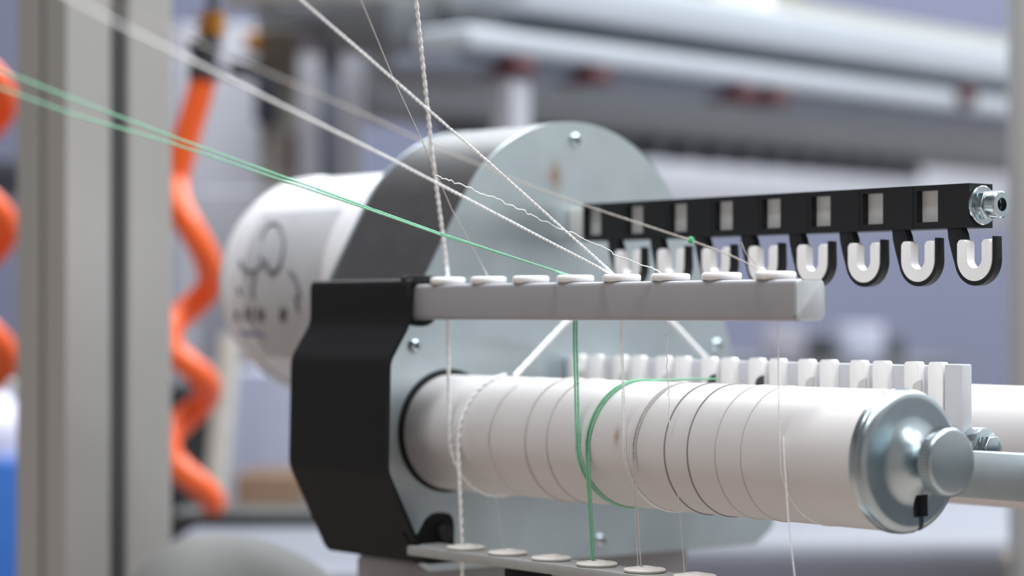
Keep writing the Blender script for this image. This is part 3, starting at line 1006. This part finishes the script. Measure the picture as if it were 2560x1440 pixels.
# dark beam put in for the shadow band behind the gantry, bobbins under it
TZ = 3.2
tl = at(880, 250, TZ)
tr = wthing('shadow_trough', 'long dark grey beam put in for the shadow band behind the pale gantry', 'beam', tl, rotz=ROTB)
wobj('trough_body', MB().box((-0.05, 0, -0.012), (2.2, 0.14, 0.16), 0.01), m_darkgrey, parent=tr)
wobj('trough_leg', MB().box((2.0, 0.04, -tl.z), (2.08, 0.12, -0.01), 0.003), m_darkgrey, parent=tr)
wobj('trough_leg', MB().box((0.30, 0.04, -tl.z), (0.38, 0.12, -0.01), 0.003), m_darkgrey, parent=tr)
proto = None
ORD = ['leftmost', 'second', 'third', 'fourth', 'fifth', 'sixth', 'seventh', 'eighth', 'ninth', 'tenth', 'eleventh', 'twelfth', 'last']
for k in range(13):
    q = tl + Vector((GX.x, GX.y, 0)) * (0.45 + 0.085 * k) + Vector((0, 0, -0.012)) + Vector((-GX.y, GX.x, 0)) * 0.04
    if proto is None:
        proto = wthing('hanging_bobbin', '', 'bobbin', q, 'navy bobbins under the dark trough')
        wobj('cone', MB().lathe([(0, 0), (0, 0.014), (-0.006, 0.026), (-0.028, 0.032), (-0.032, 0.02), (-0.032, 0)], 'w', (0, 0, 0), 20), m_navy, parent=proto)
        o = proto
    else:
        o = copy_tree(proto)
        o.location = q
    o['label'] = 'navy bobbin hanging under the dark trough, %s from the drum side' % ORD[k]

wbox('right_post', 'light grey square post at the right picture edge', 'post', 2550, -200, 2680, 900, 1.86, 0.05, m_post, tofloor=True)

# frame of the machine behind, left of centre
fz = 2.75
fl_ = at(690, 720, fz)
fr = wthing('upright_machine', 'pale upright machine with two posts and a dark crossbar behind the motor', 'machine frame', (fl_.x, fz, 0))
zf = lambda y: at(0, y, fz).z
xf = lambda x: at(x, 0, fz).x - fl_.x


def fpart(name, x0, y0, x1, y1, dy, dep, m, floor=False):
    z0 = 0.0 if floor else zf(y1)
    return wobj(name, MB().box((xf(x0), dy, z0), (xf(x1), dy + dep, zf(y0)), 0.004), m, parent=fr)


fpart('upright', 745, 40, 808, 0, -0.02, 0.05, m_frame, True)
fpart('upright', 850, 40, 905, 0, -0.02, 0.05, m_frame, True)
fpart('infill_panel', 808, 60, 850, 500, 0.0, 0.02, m_bluegrey)
fpart('side_panel', 640, 60, 745, 470, 0.03, 0.02, m_panel)
fpart('crossbar', 690, 15, 1090, 72, -0.05, 0.03, m_darkgrey)
fpart('top_beam', 560, -120, 1250, 14, -0.05, 0.08, m_panel)
fpart('warning_strip', 722, 330, 740, 432, 0.0, 0.03, m_red)
fpart('valve_block', 640, 190, 690, 310, -0.02, 0.05, m_navy)
fpart('valve_block', 570, 150, 650, 195, -0.02, 0.05, m_gunmetal)
fpart('connector', 615, 85, 650, 130, -0.02, 0.04, m_brass)
fpart('back_panel', 480, 470, 900, 915, 0.06, 0.02, m_frame)

wbox('wall_cabinet', 'pale lilac cabinet behind the orange hose and frame', 'cabinet', 430, 60, 660, 1300, 3.4, 0.3, m_frame, tofloor=True)
wbox('control_box', 'beige grey control box above the drum, behind the yarns', 'box', 930, 40, 1320, 190, 3.0, 0.15, m_darkgrey)
wbox('shelf_board', 'beige board above the gantry at the top of the picture', 'board', 820, -160, 2000, 30, 4.2, 0.1, m_panel)

# machine bed: long low table behind everything, light top and rounded front edge
bz = 1.95
bl = at(1250, 1345, bz)
top_z = bl.z
wid = 4.2
bedpts = fillet([(-1.2, 0), (-1.2, top_z), (2.2, top_z), (2.2, 0)], 0.01, 3)
mbd = MB()
pp = [(0.0, 0.02), (0.0, top_z - 0.05)] + fillet([(0.0, top_z - 0.06), (0.0, top_z), (0.06, top_z)], 0.05, 6)[1:-1] + [(0.9, top_z), (0.9, 0.02)]
mbd.prism([(p[0], p[1]) for p in pp], -0.05, 2.2, 'u', 0)
bed = wthing('machine_bed', 'long pale lilac machine bed with rounded front edge low behind the rollers', 'machine bed', (bl.x, bz, 0))
wobj('bed_body', mbd, m_bed, parent=bed)
wobj('plinth', MB().box((0.05, 0.06, 0), (2.1, 0.84, 0.02)), m_darkgrey, parent=bed)

lz = 1.76
ll = at(305, 1424, lz)
bed2 = wthing('work_table', 'pale grey work table left of the drum under the orange hose', 'table', (ll.x, lz, 0))
wobj('table_top', MB().box((0, 0, ll.z - 0.05), (0.19, 0.44, ll.z), 0.01, 3), m_bed, parent=bed2)
wobj('table_base', MB().box((0.01, 0.02, 0), (0.18, 0.42, ll.z - 0.05), 0.004), m_bed, parent=bed2)
dt = wbox('dark_tray', 'dark olive tray lying at the back of the work table', 'tray', 420, 1276, 830, 1312, 2.11, 0.08, m_olive)
dt.location.z = ll.z
wbox('brown_carton', 'brown cardboard carton behind the dark tray', 'carton', 588, 1185, 740, 1300, 2.58, 0.12, m_brown, tofloor=True)
wbox('blue_crate', 'small blue crate left of the hose end on the dark tray', 'crate', 425, 1190, 505, 1285, 2.8, 0.1, m_blue, tofloor=True)
wbox('lilac_box', 'pale lilac cabinet below the motor, beside the leaning pole', 'cabinet', 585, 925, 760, 1120, 2.95, 0.3, m_lilacbox, tofloor=True)
wbox('black_box', 'black box seen through the gap of the orange coil', 'box', 400, 960, 520, 1050, 2.6, 0.15, m_rubber_gaps, tofloor=True)

pz = 2.25
pa, pb = at(572, 880, pz), at(528, 1320, pz)
d_ = (pb - pa)
pbot = pa + d_ * ((pa.z) / (pa.z - pb.z))
t = wthing('leaning_pole', 'cream pole leaning behind the orange hose', 'pole', pbot)
wobj('pole', MB().tube([Vector((0, 0, 0)), pa + (pa - pb) * 0.1 - pbot], 0.0105, 16), m_cream, parent=t)

# rounded cover in the lower left, nearer than the post
cz = 1.46
cc = at(520, 1565, cz)
t = wthing('rounded_cover', 'smooth grey rounded machine cover low in front of the post', 'cover', (cc.x, cc.y, 0))
mbc = MB()
rings = []
for i in range(0, 25):
    a = math.pi / 2 * i / 24
    ring = []
    for k in range(48):
        b = 2 * math.pi * k / 48
        x = (0.054 if math.cos(b) < 0 else 0.088) * math.cos(b) * math.cos(a)
        ring.append(mbc.bm.verts.new((x, 0.075 * math.sin(b) * math.cos(a), cc.z + 0.055 * math.sin(a))))
    rings.append(ring)
low = [mbc.bm.verts.new((q.co.x, q.co.y, 0.0)) for q in rings[0]]
rings.insert(0, low)
for A_, B_ in zip(rings, rings[1:]):
    for k in range(48):
        j = (k + 1) % 48
        mbc.bm.faces.new((A_[k], A_[j], B_[j], B_[k]))
bmesh.ops.remove_doubles(mbc.bm, verts=mbc.bm.verts, dist=1e-6)
wobj('cover_shell', mbc, m_cover, parent=t, smooth=60)

wbox('pale_band', 'pale lilac partition far behind the hook rail', 'band', 1560, 405, 2700, 560, 5.2, 0.1, m_frame)  # pale box making a paler strip across the far wall

# things at the left edge
lb = wbox('blue_bin', 'tall blue plastic bin at the lower left edge', 'bin', -260, 1150, 62, 1500, 2.4, 0.25, m_blue, tofloor=True)
q = at(-30, 1100, 2.45)
bag = wobj('bin_bag', MB().lathe([(-0.03, 0.0), (-0.03, 0.035), (-0.005, 0.042), (0.02, 0.034), (0.035, 0.015), (0.038, 0)], 'w', tuple(q), 20), m_bag, tuple(q))
bag.location.z = lb.location.z + (at(0, 1150, 2.4).z) * 1.0 + 0.03
tag(bag, 'crumpled white plastic bag on top of the blue bin', 'bag')
wbox('side_shelf', 'pale grey shelf behind the left post', 'shelf', -300, 960, 60, 1040, 2.9, 0.3, m_frame)
wbox('navy_box', 'navy box on the wall behind the left post', 'box', -200, 395, 52, 480, 3.0, 0.2, m_navy)
wbox('brown_box', 'brown box on the pale shelf at the left edge', 'box', -200, 885, 50, 960, 3.0, 0.15, m_brown)

CB_Z = at(0, 905, 4.15).z
# clutter on the far right bench and a yellow spool
for args in (('pale_carton', 'pale carton standing far behind the hook rail', 'carton', 1920, 800, 2010, 890, 4.2, 0.1, m_clut),
             ('pale_carton', 'lilac white carton far behind the comb end', 'carton', 2110, 800, 2210, 890, 4.2, 0.1, m_lilacbox),
             ('dark_bin', 'dark bin between the two pale cartons far back', 'bin', 1990, 840, 2260, 895, 4.32, 0.15, m_olive)):
    o = wbox(*args)
    o.location.z = CB_Z
wbox('far_bench', 'grey far bench carrying the pale cartons', 'bench', 1700, 905, 2400, 960, 4.15, 0.5, m_darkgrey, tofloor=True)
q = at(2545, 1432, 1.93)
t = wthing('yellow_spool', 'straw yellow spool at the lower right picture edge', 'spool', q)
wobj('spool_body', MB().lathe([(-0.05, 0), (-0.05, 0.012), (-0.046, 0.012), (-0.045, 0.009), (0.010, 0.008), (0.011, 0.011), (0.014, 0.011), (0.014, 0)], 'w', (0, 0, 0), 24), m_yellow, parent=t)


def stain(m, loc, radii, rgb, amount):
    nt = m.node_tree
    b = nt.nodes['Principled BSDF']
    src = b.inputs['Base Color'].links[0].from_socket
    tc = nt.nodes.new('ShaderNodeTexCoord')
    mp = nt.nodes.new('ShaderNodeMapping')
    mp.vector_type = 'TEXTURE'
    mp.inputs['Location'].default_value = loc
    mp.inputs['Scale'].default_value = radii
    g = nt.nodes.new('ShaderNodeTexGradient')
    g.gradient_type = 'QUADRATIC_SPHERE'
    mu = nt.nodes.new('ShaderNodeMath')
    mu.operation = 'MULTIPLY'
    mu.inputs[1].default_value = amount
    mx = nt.nodes.new('ShaderNodeMix')
    mx.data_type = 'RGBA'
    mx.inputs['B'].default_value = (lin(rgb[0]), lin(rgb[1]), lin(rgb[2]), 1)
    nt.links.new(tc.outputs['Object'], mp.inputs[0])
    nt.links.new(mp.outputs[0], g.inputs[0])
    nt.links.new(g.outputs['Fac'], mu.inputs[0])
    nt.links.new(mu.outputs[0], mx.inputs['Factor'])
    nt.links.new(src, mx.inputs['A'])
    nt.links.new(mx.outputs['Result'], b.inputs['Base Color'])


q = uat(1540, 1090, -0.0300)
stain(m_roller, (q.x - 0.16, -0.0300, q.z), (0.004, 0.006, 0.009), (166, 132, 106), 1.0)
c = toM(Vector((0, 0, CAM_Z)))
d = toM(at(1388, 440, 1.0)) - c
q = c + d * (-c.x / d.x)
stain(m_zinc, (q.x + 0.045, q.y - 0.0875, q.z + 0.072), (0.01, 0.010, 0.016), (176, 140, 120), 1.0)

for o in bpy.data.objects:
    if '_b' in o:
        del o['_b']
